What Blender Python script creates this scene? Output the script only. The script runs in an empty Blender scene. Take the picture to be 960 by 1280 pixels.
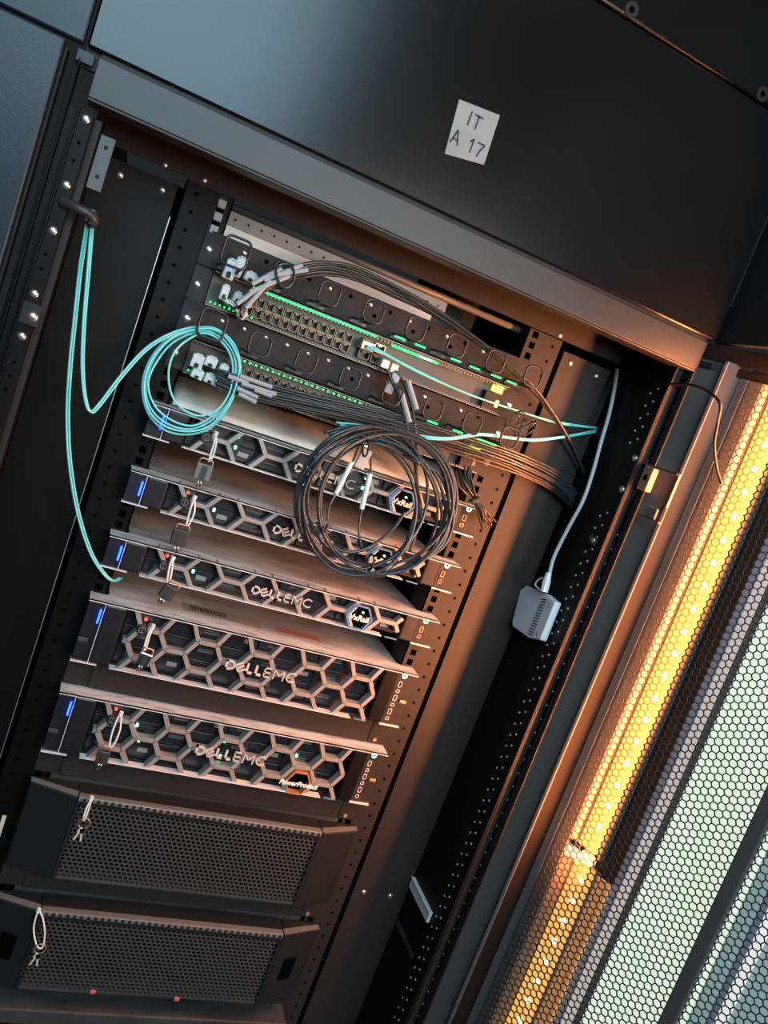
import bpy, math, random
from mathutils import Vector, Matrix
random.seed(7)
S = bpy.context.scene
COL = S.collection
# ---------------------------------------------------------------- camera
CR = [[0.8919171, -0.2935778, 0.3439419], [0.2774955, -0.2452068, -0.9289079], [0.3570436, 0.9239511, -0.1372376]]
CC = (-0.307159, -1.046538, 0.153209)
F = 1014.0
cd = bpy.data.cameras.new('camera'); cam = bpy.data.objects.new('camera', cd); COL.objects.link(cam)
cd.sensor_fit = 'HORIZONTAL'; cd.sensor_width = 36.0; cd.lens = F / 960 * 36.0
cd.clip_start = 0.01; cd.clip_end = 50
r0, r1, r2 = [Vector(r) for r in CR]
M = Matrix((( r0.x, -r1.x, -r2.x, CC[0]), (r0.y, -r1.y, -r2.y, CC[1]), (r0.z, -r1.z, -r2.z, CC[2]), (0, 0, 0, 1)))
cam.matrix_world = M
S.camera = cam
# ---------------------------------------------------------------- world, lights, exposure
wd = bpy.data.worlds.new('world'); S.world = wd; wd.use_nodes = True
wd.node_tree.nodes['Background'].inputs[0].default_value = (0.30, 0.38, 0.45, 1)
wd.node_tree.nodes['Background'].inputs[1].default_value = 0.05
S.view_settings.view_transform = 'Standard'; S.view_settings.look = 'None'
S.view_settings.exposure = 0.0; S.view_settings.gamma = 1.0; S.view_settings.use_curve_mapping = False
def area(name, loc, target, sx, sy, power, color):
    l = bpy.data.lights.new(name, 'AREA'); l.shape = 'RECTANGLE'; l.size = sx; l.size_y = sy; l.energy = power; l.color = color
    o = bpy.data.objects.new(name, l); COL.objects.link(o); o.location = loc
    o.rotation_euler = (Vector(target) - Vector(loc)).to_track_quat('-Z', 'Y').to_euler(); return o
# cool light panel of the aisle, up and behind the photographer on the left
area('aisle_light', (-.55, -2.3, 1.15), (-.2, 0, .1), 1.25, .95, 46, (.50, .80, 1.0))
area('ceiling_light', (.2, -1.9, 2.3), (.1, -.2, -.2), 1.6, .5, 14, (1, .94, .87))
area('front_fill', (.55, -1.9, .35), (0, 0, .0), .7, .5, 18, (1, .97, .92))  # added fill light, low in front, to reach the lids in the gaps
area('light_bar_glow', (.4535, -.242, -.02), (.20, .19, -.02), .02, .70, 13.0, (1, .30, .09))

U = 0.04445
# ---------------------------------------------------------------- helpers
def px(u, v, Y):
    d = r0 * ((u - 480) / F) + r1 * ((v - 640) / F) + r2
    C_ = Vector(CC); return C_ + d * ((Y - CC[1]) / d.y)
def pxx(u, v, X):
    d = r0 * ((u - 480) / F) + r1 * ((v - 640) / F) + r2
    C_ = Vector(CC); return C_ + d * ((X - CC[0]) / d.x)
def mat(name, col, rough=.5, metal=0., emit=None, es=0., noise=None, bump=0., bscale=200., spec=.5, alpha=None):
    m = bpy.data.materials.new(name); m.use_nodes = True; nt = m.node_tree; b = nt.nodes['Principled BSDF']
    b.inputs['Base Color'].default_value = (*col, 1); b.inputs['Roughness'].default_value = rough; b.inputs['Metallic'].default_value = metal
    b.inputs['Specular IOR Level'].default_value = spec
    if emit: b.inputs['Emission Color'].default_value = (*emit, 1); b.inputs['Emission Strength'].default_value = es
    if noise:
        (c2, sc, lo, hi, stretch) = noise
        tc = nt.nodes.new('ShaderNodeTexCoord'); mp = nt.nodes.new('ShaderNodeMapping'); mp.inputs['Scale'].default_value = stretch
        n = nt.nodes.new('ShaderNodeTexNoise'); n.inputs['Scale'].default_value = sc; n.inputs['Detail'].default_value = 6; n.inputs['Roughness'].default_value = .6
        r = nt.nodes.new('ShaderNodeValToRGB'); r.color_ramp.elements[0].position = lo; r.color_ramp.elements[1].position = hi
        r.color_ramp.elements[0].color = (*col, 1); r.color_ramp.elements[1].color = (*c2, 1)
        L = nt.links.new; L(tc.outputs['Object'], mp.inputs[0]); L(mp.outputs[0], n.inputs['Vector']); L(n.outputs['Fac'], r.inputs[0]); L(r.outputs[0], b.inputs['Base Color'])
    if bump:
        n2 = nt.nodes.new('ShaderNodeTexNoise'); n2.inputs['Scale'].default_value = bscale
        bp_ = nt.nodes.new('ShaderNodeBump'); bp_.inputs['Strength'].default_value = bump; bp_.inputs['Distance'].default_value = .001
        nt.links.new(n2.outputs['Fac'], bp_.inputs['Height']); nt.links.new(bp_.outputs[0], b.inputs['Normal'])
    return m
MT = dict(
 powder=mat('powder_black', (.005, .005, .0055), .42, bump=.15, bscale=900, spec=.12),
 overhead=mat('overhead_black', (.004, .004, .004), .2, bump=.05, bscale=700, noise=((.0065, .0063, .006), 3, .35, .7, (1, 1, 1)), spec=.34),
 rail=mat('rail_paint', (.022, .0195, .0185), .5, bump=.15, bscale=900, spec=.22),
 black=mat('matt_black', (.006, .006, .007), .6),
 hole=mat('hole_black', (.002, .002, .002), .9, spec=0),
 capgrey=mat('cap_plastic', (.013, .0135, .0135), .45, spec=.3),
 meshgrey=mat('mesh_paint', (.045, .048, .047), .45),
 nickel=mat('nickel', (.72, .70, .66), .3, .35),
 hinge_lit=mat('hinge_orange_lit', (.30, .16, .10), .45, .1),  # orange of the light bar put into the hinge block's colour
 plastic=mat('black_plastic', (.012, .012, .016), .35),
 grille=mat('grille_taupe', (.30, .285, .265), .42, .25),
 silver=mat('silver_steel', (.62, .62, .60), .32, .75, noise=((.40, .40, .39), 14, .4, .65, (1, 3, 1))),
 dusty=mat('dusty_steel', (.62, .58, .54), .5, .1, noise=((.30, .27, .24), 5, .42, .62, (1, 2.2, 1))),
 edge=mat('polished_edge', (.85, .85, .84), .3, .3),
 darksteel=mat('dark_steel', (.085, .085, .085), .45, .4, noise=((.05, .05, .05), 6, .4, .6, (1, 3, 1))),
 dustedge=mat('dust_pale', (.62, .66, .67), .55, .1, noise=((.36, .36, .35), 22, .45, .62, (1, 4, 1))),
 beige=mat('beige_steel', (.86, .84, .72), .45, .0, noise=((.62, .58, .48), 6, .42, .65, (1, 3, 1))),
 pale=mat('pale_plate', (.88, .90, .86), .5, .0, noise=((.75, .78, .74), 5, .4, .7, (1, 1, 1))),
 midgrey=mat('mid_grey', (.16, .165, .16), .4, .2),
 chrome=mat('chrome', (.8, .8, .78), .2, 1.),
 screw=mat('screw_steel', (.75, .72, .68), .28, .9),
 brass=mat('warm_metal', (.60, .36, .24), .35, .7),
 badge=mat('badge_metal', (.60, .56, .50), .4, .15),
 white=mat('white_print', (.82, .82, .80), .5),
 tie=mat('nylon_tie', (.78, .78, .75), .4),
 label=mat('paper_label', (.29, .285, .28), .55, noise=((.26, .255, .25), 30, .4, .6, (1, 1, 1))),
 ink=mat('ink', (.02, .02, .025), .6),
 tealgrey_dark=mat('dark_teal_plate', (.05, .10, .10), .5),
 teal=mat('aqua_jacket', (.15, .68, .70), .35),
 cable=mat('black_jacket', (.022, .034, .042), .25),
 cableb=mat('brown_black_jacket', (.016, .015, .015), .32),
 greycable=mat('grey_jacket', (.36, .42, .48), .45),
 sleeve=mat('grey_sleeve', (.32, .36, .39), .5),
 plug=mat('clear_plug', (.62, .66, .64), .35),
 sensor=mat('sensor_white', (.58, .70, .78), .4),
 pcb=mat('port_metal', (.15, .115, .06), .4, .3),
 portdark=mat('port_dark', (.010, .009, .008), .6),
 swface=mat('switch_face', (.055, .048, .044), .45),
 blue=mat('blue_light', (.0, .1, 1), .4, emit=(.005, .035, 1.0), es=16),
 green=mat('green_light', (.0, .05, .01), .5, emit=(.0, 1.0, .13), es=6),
 greenb=mat('green_light_pale', (.2, .9, .5), .4, emit=(.15, 1.0, .55), es=5),
 yellowg=mat('yellow_green_light', (.5, .8, .1), .4, emit=(.55, .9, .08), es=2.5),
 red=mat('red_light', (.8, .1, .05), .4, emit=(1, .10, .04), es=1.2),
 redtab=mat('red_tab', (.55, .12, .08), .45),
 bluebadge=mat('blue_enamel', (.14, .28, .55), .35, .4),
 orangebadge=mat('orange_enamel', (.75, .32, .14), .35, .5),
 sticker=mat('red_brown_sticker', (.34, .12, .08), .6),
 barcode=mat('faded_label', (.24, .20, .16), .6),
 doorgrey=mat('door_grey', (.10, .097, .093), .45, .1, bump=.1, bscale=600),
 litbrown=mat('brown_amber_lit', (.020, .014, .011), .4, .4),  # brown paints in the amber bar light on the door; also colours the wire
 meshm=mat('perforated_black', (.035, .033, .032), .38, .3),
 ledstrip=mat('amber_diffuser', (.25, .15, .06), .4, emit=(1.0, .50, .11), es=.95),
 wingglow=mat('amber_glow_wing', (.75, .42, .22), .4, .1, emit=(1, .38, .10), es=.30),  # colour and emission stand in for amber glow beside the lower bar
 diode=mat('led_diode', (1, 1, .8), .4, emit=(1.0, .88, .55), es=7),
 ledcase=mat('led_housing', (.34, .27, .20), .35, .2),
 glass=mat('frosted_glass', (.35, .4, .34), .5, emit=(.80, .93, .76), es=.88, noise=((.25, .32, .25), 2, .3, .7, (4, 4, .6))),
 pinkwhite=mat('cream_profile', (.66, .60, .56), .5, emit=(.9, .8, .75), es=.35),  # weak emission paints the bright room's light onto the cream strip
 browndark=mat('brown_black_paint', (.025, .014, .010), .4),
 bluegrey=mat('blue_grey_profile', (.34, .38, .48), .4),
 tealgrey=mat('teal_grey_profile', (.30, .42, .42), .5, emit=(.6, .85, .8), es=.22),  # room light on the teal strips put in as weak emission
 whitepr=mat('white_profile', (.8, .8, .78), .5, emit=(1, .98, .93), es=.6),  # strip is no lamp, its emission stands for light falling on it
 bargrey=mat('bar_grey', (.055, .053, .055), .4),
 lintel=mat('lintel_paint', (.020, .019, .018), .38, bump=.12, bscale=700),
 rail_shaded=mat('rail_paint_shaded', (.004, .004, .0045), .45, bump=.12, bscale=800, spec=.12),  # same rail paint, darkened to hold the shade of the left side
 neigh=mat('neighbour_paint', (.010, .016, .022), .35, bump=.12, bscale=700, spec=.35),
)
def tag(o, label=None, cat=None, group=None, kind=None):
    if label: o['label'] = label
    if cat: o['category'] = cat
    if group: o['group'] = group
    if kind: o['kind'] = kind
    return o
def empty(name, loc, label, cat, group=None, kind=None):
    o = bpy.data.objects.new(name, None); o.empty_display_size = .02; COL.objects.link(o); o.location = loc
    tag(o, label, cat, group, kind); return o
class MB:
    def __init__(s): s.v = []; s.f = []
    def add(s, vs, fs):
        b = len(s.v); s.v += [tuple(x) for x in vs]; s.f += [tuple(b + i for i in f) for f in fs]; return s
    def box(s, x0, x1, y0, y1, z0, z1, T=None):
        vs = [Vector((x, y, z)) for x in (x0, x1) for y in (y0, y1) for z in (z0, z1)]
        if T is not None: vs = [T @ v for v in vs]
        return s.add(vs, [(0, 1, 3, 2), (4, 6, 7, 5), (0, 4, 5, 1), (2, 3, 7, 6), (0, 2, 6, 4), (1, 5, 7, 3)])
    def tube(s, pts, r, n=8, closed=False, cap=True):
        pts = [Vector(p) for p in pts]; N = len(pts); b = len(s.v); up = None
        for i, p in enumerate(pts):
            if closed: t = pts[(i + 1) % N] - pts[i - 1]
            else: t = pts[min(i + 1, N - 1)] - pts[max(i - 1, 0)]
            t.normalize()
            if up is None:
                a = Vector((0, 1, 0)) if abs(t.y) < .9 else Vector((1, 0, 0)); up = (a - t * a.dot(t)).normalized()
            else:
                q = up - t * up.dot(t); up = q.normalized() if q.length > 1e-6 else up
            w = t.cross(up)
            rr = r[i] if isinstance(r, (list, tuple)) else r
            for k in range(n):
                a = 2 * math.pi * k / n; s.v.append(tuple(p + up * (rr * math.cos(a)) + w * (rr * math.sin(a))))
        for i in range(N if closed else N - 1):
            j = (i + 1) % N
            for k in range(n):
                k2 = (k + 1) % n; s.f.append((b + i * n + k, b + i * n + k2, b + j * n + k2, b + j * n + k))
        if cap and not closed:
            s.f.append(tuple(b + k for k in range(n))[::-1]); s.f.append(tuple(b + (N - 1) * n + k for k in range(n)))
        return s
    def cyl(s, p0, p1, r, n=12, r2=None):
        return s.tube([p0, p1], [r, r if r2 is None else r2], n)
    def dome(s, c, d, r, h, n=12, rings=3):       # screw head
        c = Vector(c); d = Vector(d).normalized(); a = Vector((0, 0, 1)) if abs(d.z) < .9 else Vector((1, 0, 0))
        u = (a - d * a.dot(d)).normalized(); w = d.cross(u); b = len(s.v)
        for i in range(rings):
            t = i / rings * math.pi / 2
            for k in range(n):
                an = 2 * math.pi * k / n; s.v.append(tuple(c + (u * math.cos(an) + w * math.sin(an)) * (r * math.cos(t)) + d * (h * math.sin(t))))
        s.v.append(tuple(c + d * h * .92))
        for i in range(rings - 1):
            for k in range(n): k2 = (k + 1) % n; s.f.append((b + i * n + k, b + i * n + k2, b + (i + 1) * n + k2, b + (i + 1) * n + k))
        for k in range(n): s.f.append((b + (rings - 1) * n + k, b + (rings - 1) * n + (k + 1) % n, b + rings * n))
        return s
    def prism(s, poly, y0, y1):                    # polygon in XZ, extruded along Y
        n = len(poly); vs = [(x, y0, z) for x, z in poly] + [(x, y1, z) for x, z in poly]
        fs = [tuple(range(n)), tuple(range(2 * n - 1, n - 1, -1))] + [(i, i + n, (i + 1) % n + n, (i + 1) % n) for i in range(n)]
        return s.add(vs, fs)
    def strut(s, a, b, w, y0, y1):                 # flat bar between two XZ points
        a = Vector((a[0], a[1])); b = Vector((b[0], b[1])); d = (b - a).normalized(); n = Vector((-d.y, d.x)) * w / 2
        return s.prism([(a.x + n.x, a.y + n.y), (b.x + n.x, b.y + n.y), (b.x - n.x, b.y - n.y), (a.x - n.x, a.y - n.y)], y0, y1)
    def build(s, name, m, parent=None, bevel=0, smooth=False, label=None, kind=None):
        me = bpy.data.meshes.new(name); me.from_pydata(s.v, [], s.f); me.update()
        mm = MT[m] if isinstance(m, str) else m; me.materials.append(mm)
        if smooth:
            for p in me.polygons: p.use_smooth = True
        o = bpy.data.objects.new(name, me); COL.objects.link(o)
        if parent:
            o.parent = parent; l = Vector(parent.location)
            q = parent.parent
            while q: l += Vector(q.location); q = q.parent
            me.transform(Matrix.Translation(-l))
        else:
            # put the origin at the thing's own place
            c = sum((Vector(v) for v in s.v), Vector()) / len(s.v); me.transform(Matrix.Translation(-c)); o.location = c
        if bevel:
            b = o.modifiers.new('bevel', 'BEVEL'); b.width = bevel; b.segments = 2; b.limit_method = 'ANGLE'; b.angle_limit = math.radians(40)
        if label: o['label'] = label
        if kind: o['kind'] = kind
        return o
def catmull(P, closed=False, sub=8):
    P = [Vector(p) for p in P]; n = len(P); out = []
    for i in range(n if closed else n - 1):
        g = lambda k: P[k % n] if closed else P[max(0, min(n - 1, k))]
        p0, p1, p2, p3 = g(i - 1), g(i), g(i + 1), g(i + 2)
        for j in range(sub):
            t = j / sub; out.append(.5 * ((2 * p1) + (p2 - p0) * t + (2 * p0 - 5 * p1 + 4 * p2 - p3) * t * t + (3 * p1 - p0 - 3 * p2 + p3) * t ** 3))
    if not closed: out.append(P[-1])
    return out
def text(body, size, T, m, parent, name='lettering', ext=.0002, shear=0, bold=0, align='LEFT', sx=1.0):
    cu = bpy.data.curves.new(name, 'FONT'); cu.body = body; cu.size = size; cu.extrude = ext; cu.shear = shear; cu.offset = bold; cu.align_x = align; cu.resolution_u = 3
    o = bpy.data.objects.new('tmp', cu); COL.objects.link(o); bpy.context.view_layer.update()
    me = bpy.data.meshes.new_from_object(o.evaluated_get(bpy.context.evaluated_depsgraph_get())); bpy.data.objects.remove(o)
    me.transform(Matrix.Diagonal((sx, 1, 1, 1))); me.transform(T)
    l = Vector(); q = parent
    while q: l += Vector(q.location); q = q.parent
    me.transform(Matrix.Translation(-l)); me.materials.clear(); me.materials.append(MT[m])
    ob = bpy.data.objects.new(name, me); COL.objects.link(ob); ob.parent = parent; return ob
FACE = Matrix.Rotation(math.pi / 2, 4, 'X')        # text lying in XZ, facing -Y
def screw_at(name, parent, x, y, z, r=.0045, d=(0, -1, 0), m='screw'):
    d = Vector(d); p = Vector((x, y, z)); b = MB(); b.dome(p, d, r, r * .55, 12, 3)
    o = b.build(name, m, parent, smooth=True)
    return o
def recess(b, x, y, z, r): b.cyl((x, y, z), (x, y + .0006, z), r, 10)
DUST = {}

# ================================================================= THE CABINET SHELL
rack = empty('server_cabinet', (0, .3, -1.15), 'open black equipment cabinet that holds all the servers, switches and shelves', 'cabinet')
RY = .03
# mounting rails with real square holes in the open units
OPEN_UNITS = [6, -1 + 0, -3, -5]                   # units (bottom edge, in U) left open: hole rows shown there
def rail(sx):
    b = MB(); xa, xb = sorted((sx * .2205, sx * .283)); hx = sx * .2335; hw = .0047
    z0, z1 = -1.12, .3115
    b.box(*sorted((sx * .2205, hx - sx * hw)), RY, RY + .002, z0, z1)
    b.box(*sorted((hx + sx * hw, sx * .2805)), RY, RY + .002, z0, z1)
    b.box(*sorted((sx * .2785, sx * .2805)), RY, RY + .03, z0, z1)
    b.box(*sorted((sx * .2205, sx * .2225)), RY, RY + .05, z0, z1)
    zs = []
    for k in range(-25, 7):
        for dz in (.00635, .02223, .0381): zs.append(k * U + dz)
    prev = z0
    for z in zs:
        b.box(*sorted((hx - sx * hw, hx + sx * hw)), RY, RY + .002, prev, z - hw); prev = z + hw
    b.box(*sorted((hx - sx * hw, hx + sx * hw)), RY, RY + .002, prev, z1)
    o = b.build('mounting_rail', 'rail' if sx > 0 else 'rail_shaded', rack)
    o['label'] = 'perforated steel mounting rail'
    h = MB()
    z = -1.1
    while z < .30:
        recess(h, sx * .2655, RY - .0004, z, .0023); z += .0222
    h.build('round_hole', 'hole', o, kind='stuff')
    return o
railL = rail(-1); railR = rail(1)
# filler plates between rails and side walls
for sx in (-1, 1):
    b = MB(); b.box(*sorted((sx * .286, sx * .384)), RY + .002, RY + .004, -1.12, .300)
    b.box(*sorted((sx * .286, sx * .288)), RY + .002, RY + .04, -1.12, .300)
    fp = b.build('filler_panel', 'rail' if sx > 0 else 'powder', rack)  # left plate takes the blacker paint to carry the shade there
    for (x, z) in ((.3045, .288), (.354, .285), (.307, -.615), (.356, -.616)):
        screw_at('screw', fp, sx * x, RY + .002, z, .0045)
b = MB(); b.box(-.384, .384, RY, RY + .003, .313, .42); cb = b.build('cross_beam', 'rail', rack)
screw_at('screw', cb, .271, RY, .318, .0042); screw_at('screw', cb, -.262, RY, .318, .004); screw_at('screw', cb, -.31, RY, .316, .004)
# side walls
for sx in (-1, 1):
    b = MB(); b.box(*sorted((sx * .385, sx * .388)), -.100, .95, -1.15, .42)
    sw = b.build('side_wall', 'powder', rack)
    if sx > 0:
        d = MB(); z = .28; k = 0
        while z > -.95:
            if not (.11 < z < .20):
                for j, yy in enumerate((-.066, -.079)):
                    d.cyl((.3850, yy, z + j * .008), (.3842, yy, z + j * .008), .0016, 8)
            z -= .0185
        d.build('pinhole', 'dustedge', sw, kind='stuff')
b = MB(); b.box(-.385, .385, .93, .935, -1.15, .42); b.build('rear_wall', 'black', rack)
b = MB(); b.box(-.385, .385, RY, .93, .46, .47); b.build('roof_plate', 'black', rack)
b = MB(); b.box(-.385, .385, -.1, .93, -1.16, -1.15); b.build('floor_plate', 'powder', rack)
# rear things seen through the open unit on top: pale baffle and ribbed roof beam
b = MB(); b.box(-.226, .085, .06, .062, .255, .283); b.build('air_baffle', 'pale', rack, label='pale grey baffle plate behind the open top unit')
b = MB(); b.box(-.226, .10, .056, .060, .283, .3005)
pb = b.build('perforated_beam', 'midgrey', rack)
b = MB()
x = -.21
while x < .1: b.cyl((x, .0555, .292), (x, .056, .292), .0015, 8); x += .0175
b.build('round_hole', 'hole', pb, kind='stuff')
b = MB(); b.tube([(-.226, .054, .3050), (.235, .054, .3050)], .0045, 12); b.build('round_rail', 'midgrey', rack, smooth=True)
b = MB(); b.box(.10, .215, .22, .222, .24, .36); tp = b.build('rear_plate', 'tealgrey_dark', rack)
b = MB()
for i in range(7):
    for j in range(3): b.box(.104 + i * .015, .1055 + i * .015, .2190, .22, .305 + j * .014, .3065 + j * .014)
b.box(.17, .178, .219, .22, .302, .3035); b.box(.182, .19, .219, .22, .302, .3035); b.build('vent_glint', 'dustedge', tp, kind='stuff')
for i, z in enumerate((.3, .284, .268)):
    b = MB(); b.box(-.2385, -.2285, RY - .0015, RY, z - .005, z + .005); b.box(-.2385, -.2345, RY - .003, RY, z - .005, z - .002)
    b.build('hole_reflection', 'sleeve', rack, bevel=.0005)  # pale squares paint the reflection in the rail's top holes
# front posts ------------------------------------------------------
for sx in (-1, 1):
    b = MB(); xa = .3855
    if sx < 0: b.box(-(xa + .014), -xa, -.115, -.098, -1.12, .312)
    b.box(*sorted((sx * (xa + .014), sx * (xa + .016))), -.118 if sx < 0 else -.112, -.098, -1.12, .312)
    b.box(*sorted((sx * (xa + .016), sx * (xa + .026))), -.108, -.098, -1.12, .312)
    b.box(*sorted((sx * (xa + .026), sx * (xa + .0275))), -.118, -.098, -1.12, .355)
    b.box(*sorted((sx * (xa + .0275), sx * (xa + .032))), -.106, -.098, -1.12, .355)
    post = b.build('front_post', 'powder', rack, bevel=.0006)
    if sx < 0:
        b = MB(); b.box(-.3865, -.3785, -.0975, -.09, -1.12, .3105); b.build('post_edge', 'rail', post)
        for z in (.304, .237, .190, .1235, .078): screw_at('screw', post, -.3925, -.115, z, .0046)
        for z in (.28, .262, .165, .15, .05, .035, .02, -.05, -.09): 
            h = MB(); recess(h, -.3925, -.1154, z, .0018); h.build('round_hole', 'hole', post)
        b = MB(); b.box(-.3995, -.3805, -.119, -.115, .091, .114); hp = b.build('lock_plate', 'rail', post, bevel=.0008)
        screw_at('screw', hp, -.3875, -.119, .101, .0055)
        b = MB(); b.box(-.376, -.361, -.102, -.098, .244, .299); sp = b.build('striker_plate', 'darksteel', rack, bevel=.0006)
        screw_at('screw', sp, -.368, -.102, .288, .0022, m='rail'); screw_at('screw', sp, -.368, -.102, .258, .0022, m='rail')
# right post inner ribs, hinge and bracket
b = MB()
b.box(.3842, .3855, -.0995, -.0965, -1.12, .295); b.box(.385, .4, -.0965, -.0955, -1.12, .295); b.box(.3985, .4005, -.0985, -.0955, -1.12, .30); b.box(.3990, .4005, -.109, -.1065, -1.12, .30); b.box(.4, .4025, -.117, -.0955, -1.12, .33)
ribs = b.build('post_return', 'rail', rack)
h = MB(); z = .28
while z > -1.0:
    if not (.12 < z < .2): h.box(.3994, .4002, -.105, -.1010, z - .008, z)
    z -= .0185
h.build('slot_hole', 'hole', ribs, kind='stuff')
h = MB(); z = .08
while z > -1.0:
    h.cyl((.3992, -.1, z), (.3996, -.1, z), .0014, 8); z -= .0222
h.build('slot_glint', 'dustedge', ribs, kind='stuff')
hg = empty('door_hinge', (.4, -.12, .15), 'orange-lit hinge block with a dark hole on the right cabinet post', 'hinge')
b = MB(); b.box(.3905, .4005, -.1300, -.1095, .150, .1835); hb = b.build('hinge_block', 'hinge_lit', hg, bevel=.0015)
b = MB(); b.cyl((.3900, -.1205, .168), (.3907, -.1205, .168), .0042, 14); b.build('pin_hole', 'hole', hb)
b = MB(); b.box(.394, .4005, -.1735, -.0845, .1835, .1865); b.box(.3965, .4005, -.1755, -.1725, .140, .1865); b.box(.3965, .4005, -.1735, -.1265, .1165, .119); b.box(.3985, .4, -.1, -.0965, .138, .193)
b.build('hinge_bracket', 'darksteel', hg, bevel=.0006)
b = MB(); b.box(.3965, .4005, -.1615, -.1395, .119, .134); b.build('hinge_pad', 'doorgrey', hg, bevel=.002)
for (y, z) in ((-.090, .188), (-.090, .1415)): screw_at('screw', hg, .3845, y, z, .0048, (-1, 0, 0))
# loose cage nut & clip on the side wall, bright slanted bracket lower down
nt_ = empty('wall_clip', (.385, -.075, .06), 'small square steel clip nut on the right side wall beside the white sensor', 'clip')
b = MB(); T = Matrix.Translation((.384, -.0745, .0595)) @ Matrix.Rotation(.25, 4, 'X'); b.box(-.002, 0, -.009, .009, -.0045, .0055, T); b.build('clip_plate', 'darksteel', nt_, bevel=.0006)
screw_at('screw', nt_, .382, -.077, .060, .004, (-1, 0, 0))
b = MB(); b.box(.380, .3852, -.055, .030, -.592, -.575); b.box(.378, .3852, -.055, .030, -.575, -.5735)
o = b.build('side_bracket', 'edge', None, bevel=.001); tag(o, 'bright bare steel bracket bar low on the right side wall', 'bracket')
b = MB(); b.box(.3835, .3852, -.048, .030, -.663, -.655); o = b.build('side_bracket', 'darksteel'); tag(o, 'thin dark bracket bar below the bright one on the right side wall', 'bracket')

# ================================================================= OVERHEAD PANELS
def opanel(name, x0, x1, z0, z1, y, label, m='overhead'):
    b = MB(); b.box(x0, x1, y, y + .012, z0, z1); o = b.build(name, m, None, bevel=.0022); tag(o, label, 'panel'); return o
opanel('overhead_panel', -.4095, .414, .3685, .653, -.117, 'wide black blanking panel above the open cabinet carrying the white IT A 17 label')
opanel('overhead_panel', -1.2, -.4130, .3685, .9, -.117, 'bluish grey blanking panel at the top left corner, over the closed neighbouring door', 'neigh')
up = opanel('overhead_panel', -.30, .62, .6545, 1.0, -.121, 'dark upper panel strip at the top right with two countersunk screws')
for x, z in ((.122, .6625), (.331, .6615)):
    b = MB(); b.cyl((x, -.1222, z), (x, -.1206, z), .009, 20); q = b.build('screw', 'rail', up)
    b = MB(); b.cyl((x, -.1226, z), (x, -.1221, z), .004, 6); b.build('hex_socket', 'hole', q)
b = MB(); b.box(.419, .428, -.95, -.112, .3685, .9); o = b.build('aisle_end_panel', 'black', None, bevel=.001); tag(o, 'black return panel running out of the top right corner above the open door', 'panel')
# door lintel under the panel
lt = empty('door_lintel', (0, -.115, .34), 'long black lintel strip directly below the labelled overhead panel', 'lintel')
b = MB(); b.box(-.3965, .4035, -.117, -.113, .3245, .3635); b.box(-.3965, .4035, -.117, -.085, .3215, .3245); b.build('lintel_face', 'lintel', lt, bevel=.001)
b = MB(); b.box(-.3955, .4025, -.112, -.10, .33, .385); b.build('lintel_core', 'black', lt)
b = MB(); b.box(-.4165, -.4, -.116, -.112, .352, .3635); b.build('corner_tab', 'neigh', lt, bevel=.0006)
b = MB(); b.box(-.41, .45, -.108, -.10, .35, .42); b.build('seam_backing', 'black', lt)
# the label
lb = empty('cabinet_label', px(590, 165, -.1175), 'small white square label with black text stuck on the overhead panel', 'label')
cs = [px(u, v, -.1178) for u, v in ((556, 192), (605, 206), (625, 144), (574, 124))]
b = MB(); b.add([tuple(c) for c in cs] + [(c.x, c.y + .0006, c.z) for c in cs], [(0, 1, 2, 3), (7, 6, 5, 4), (0, 4, 5, 1), (1, 5, 6, 2), (2, 6, 7, 3), (3, 7, 4, 0)]); b.build('sticker', 'label', lb)
cx = sum(c.x for c in cs) / 4; cz = sum(c.z for c in cs) / 4
def glyph(ch, x, z, h):
    w = h * .62; t = h * .13; y = -.1181
    G = {'I': [((.5, 0), (.5, 1))], 'T': [((.5, 0), (.5, 1)), ((-.05, .94), (1.05, .94))], 'A': [((0, 0), (.5, 1)), ((.5, 1), (1, 0)), ((.2, .34), (.8, .34))],
         '1': [((.6, 0), (.6, 1)), ((.62, .97), (.22, .72))], '7': [((0, .94), (1, .94)), ((1, .96), (.62, .5)), ((.62, .52), (.42, 0))]}
    b = MB()
    for p, q in G[ch]: b.strut((x + p[0] * w, z + p[1] * h), (x + q[0] * w, z + q[1] * h), t, y, y + .0003)
    b.build('printed_character', 'ink', lb)
glyph('I', cx - .0135, cz + .0055, .0155); glyph('T', cx - .0035, cz + .0050, .0155)
glyph('A', cx - .0215, cz - .0195, .0155); glyph('1', cx - .0010, cz - .0200, .0155); glyph('7', cx + .0100, cz - .0205, .0155)
# neighbour cabinet door (closed), left
nd = empty('neighbour_door', (-.8, -.12, -1.15), 'closed bluish black door of the neighbouring cabinet at the left edge', 'door')
b = MB(); b.box(-1.2, -.4275, -.128, -.108, -1.15, .3635); b.build('door_leaf', 'neigh', nd, bevel=.002)
b = MB(); b.box(-.4275, -.4255, -.11, -.09, -1.15, .36); b.build('door_gasket', 'rail', nd)

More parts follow.
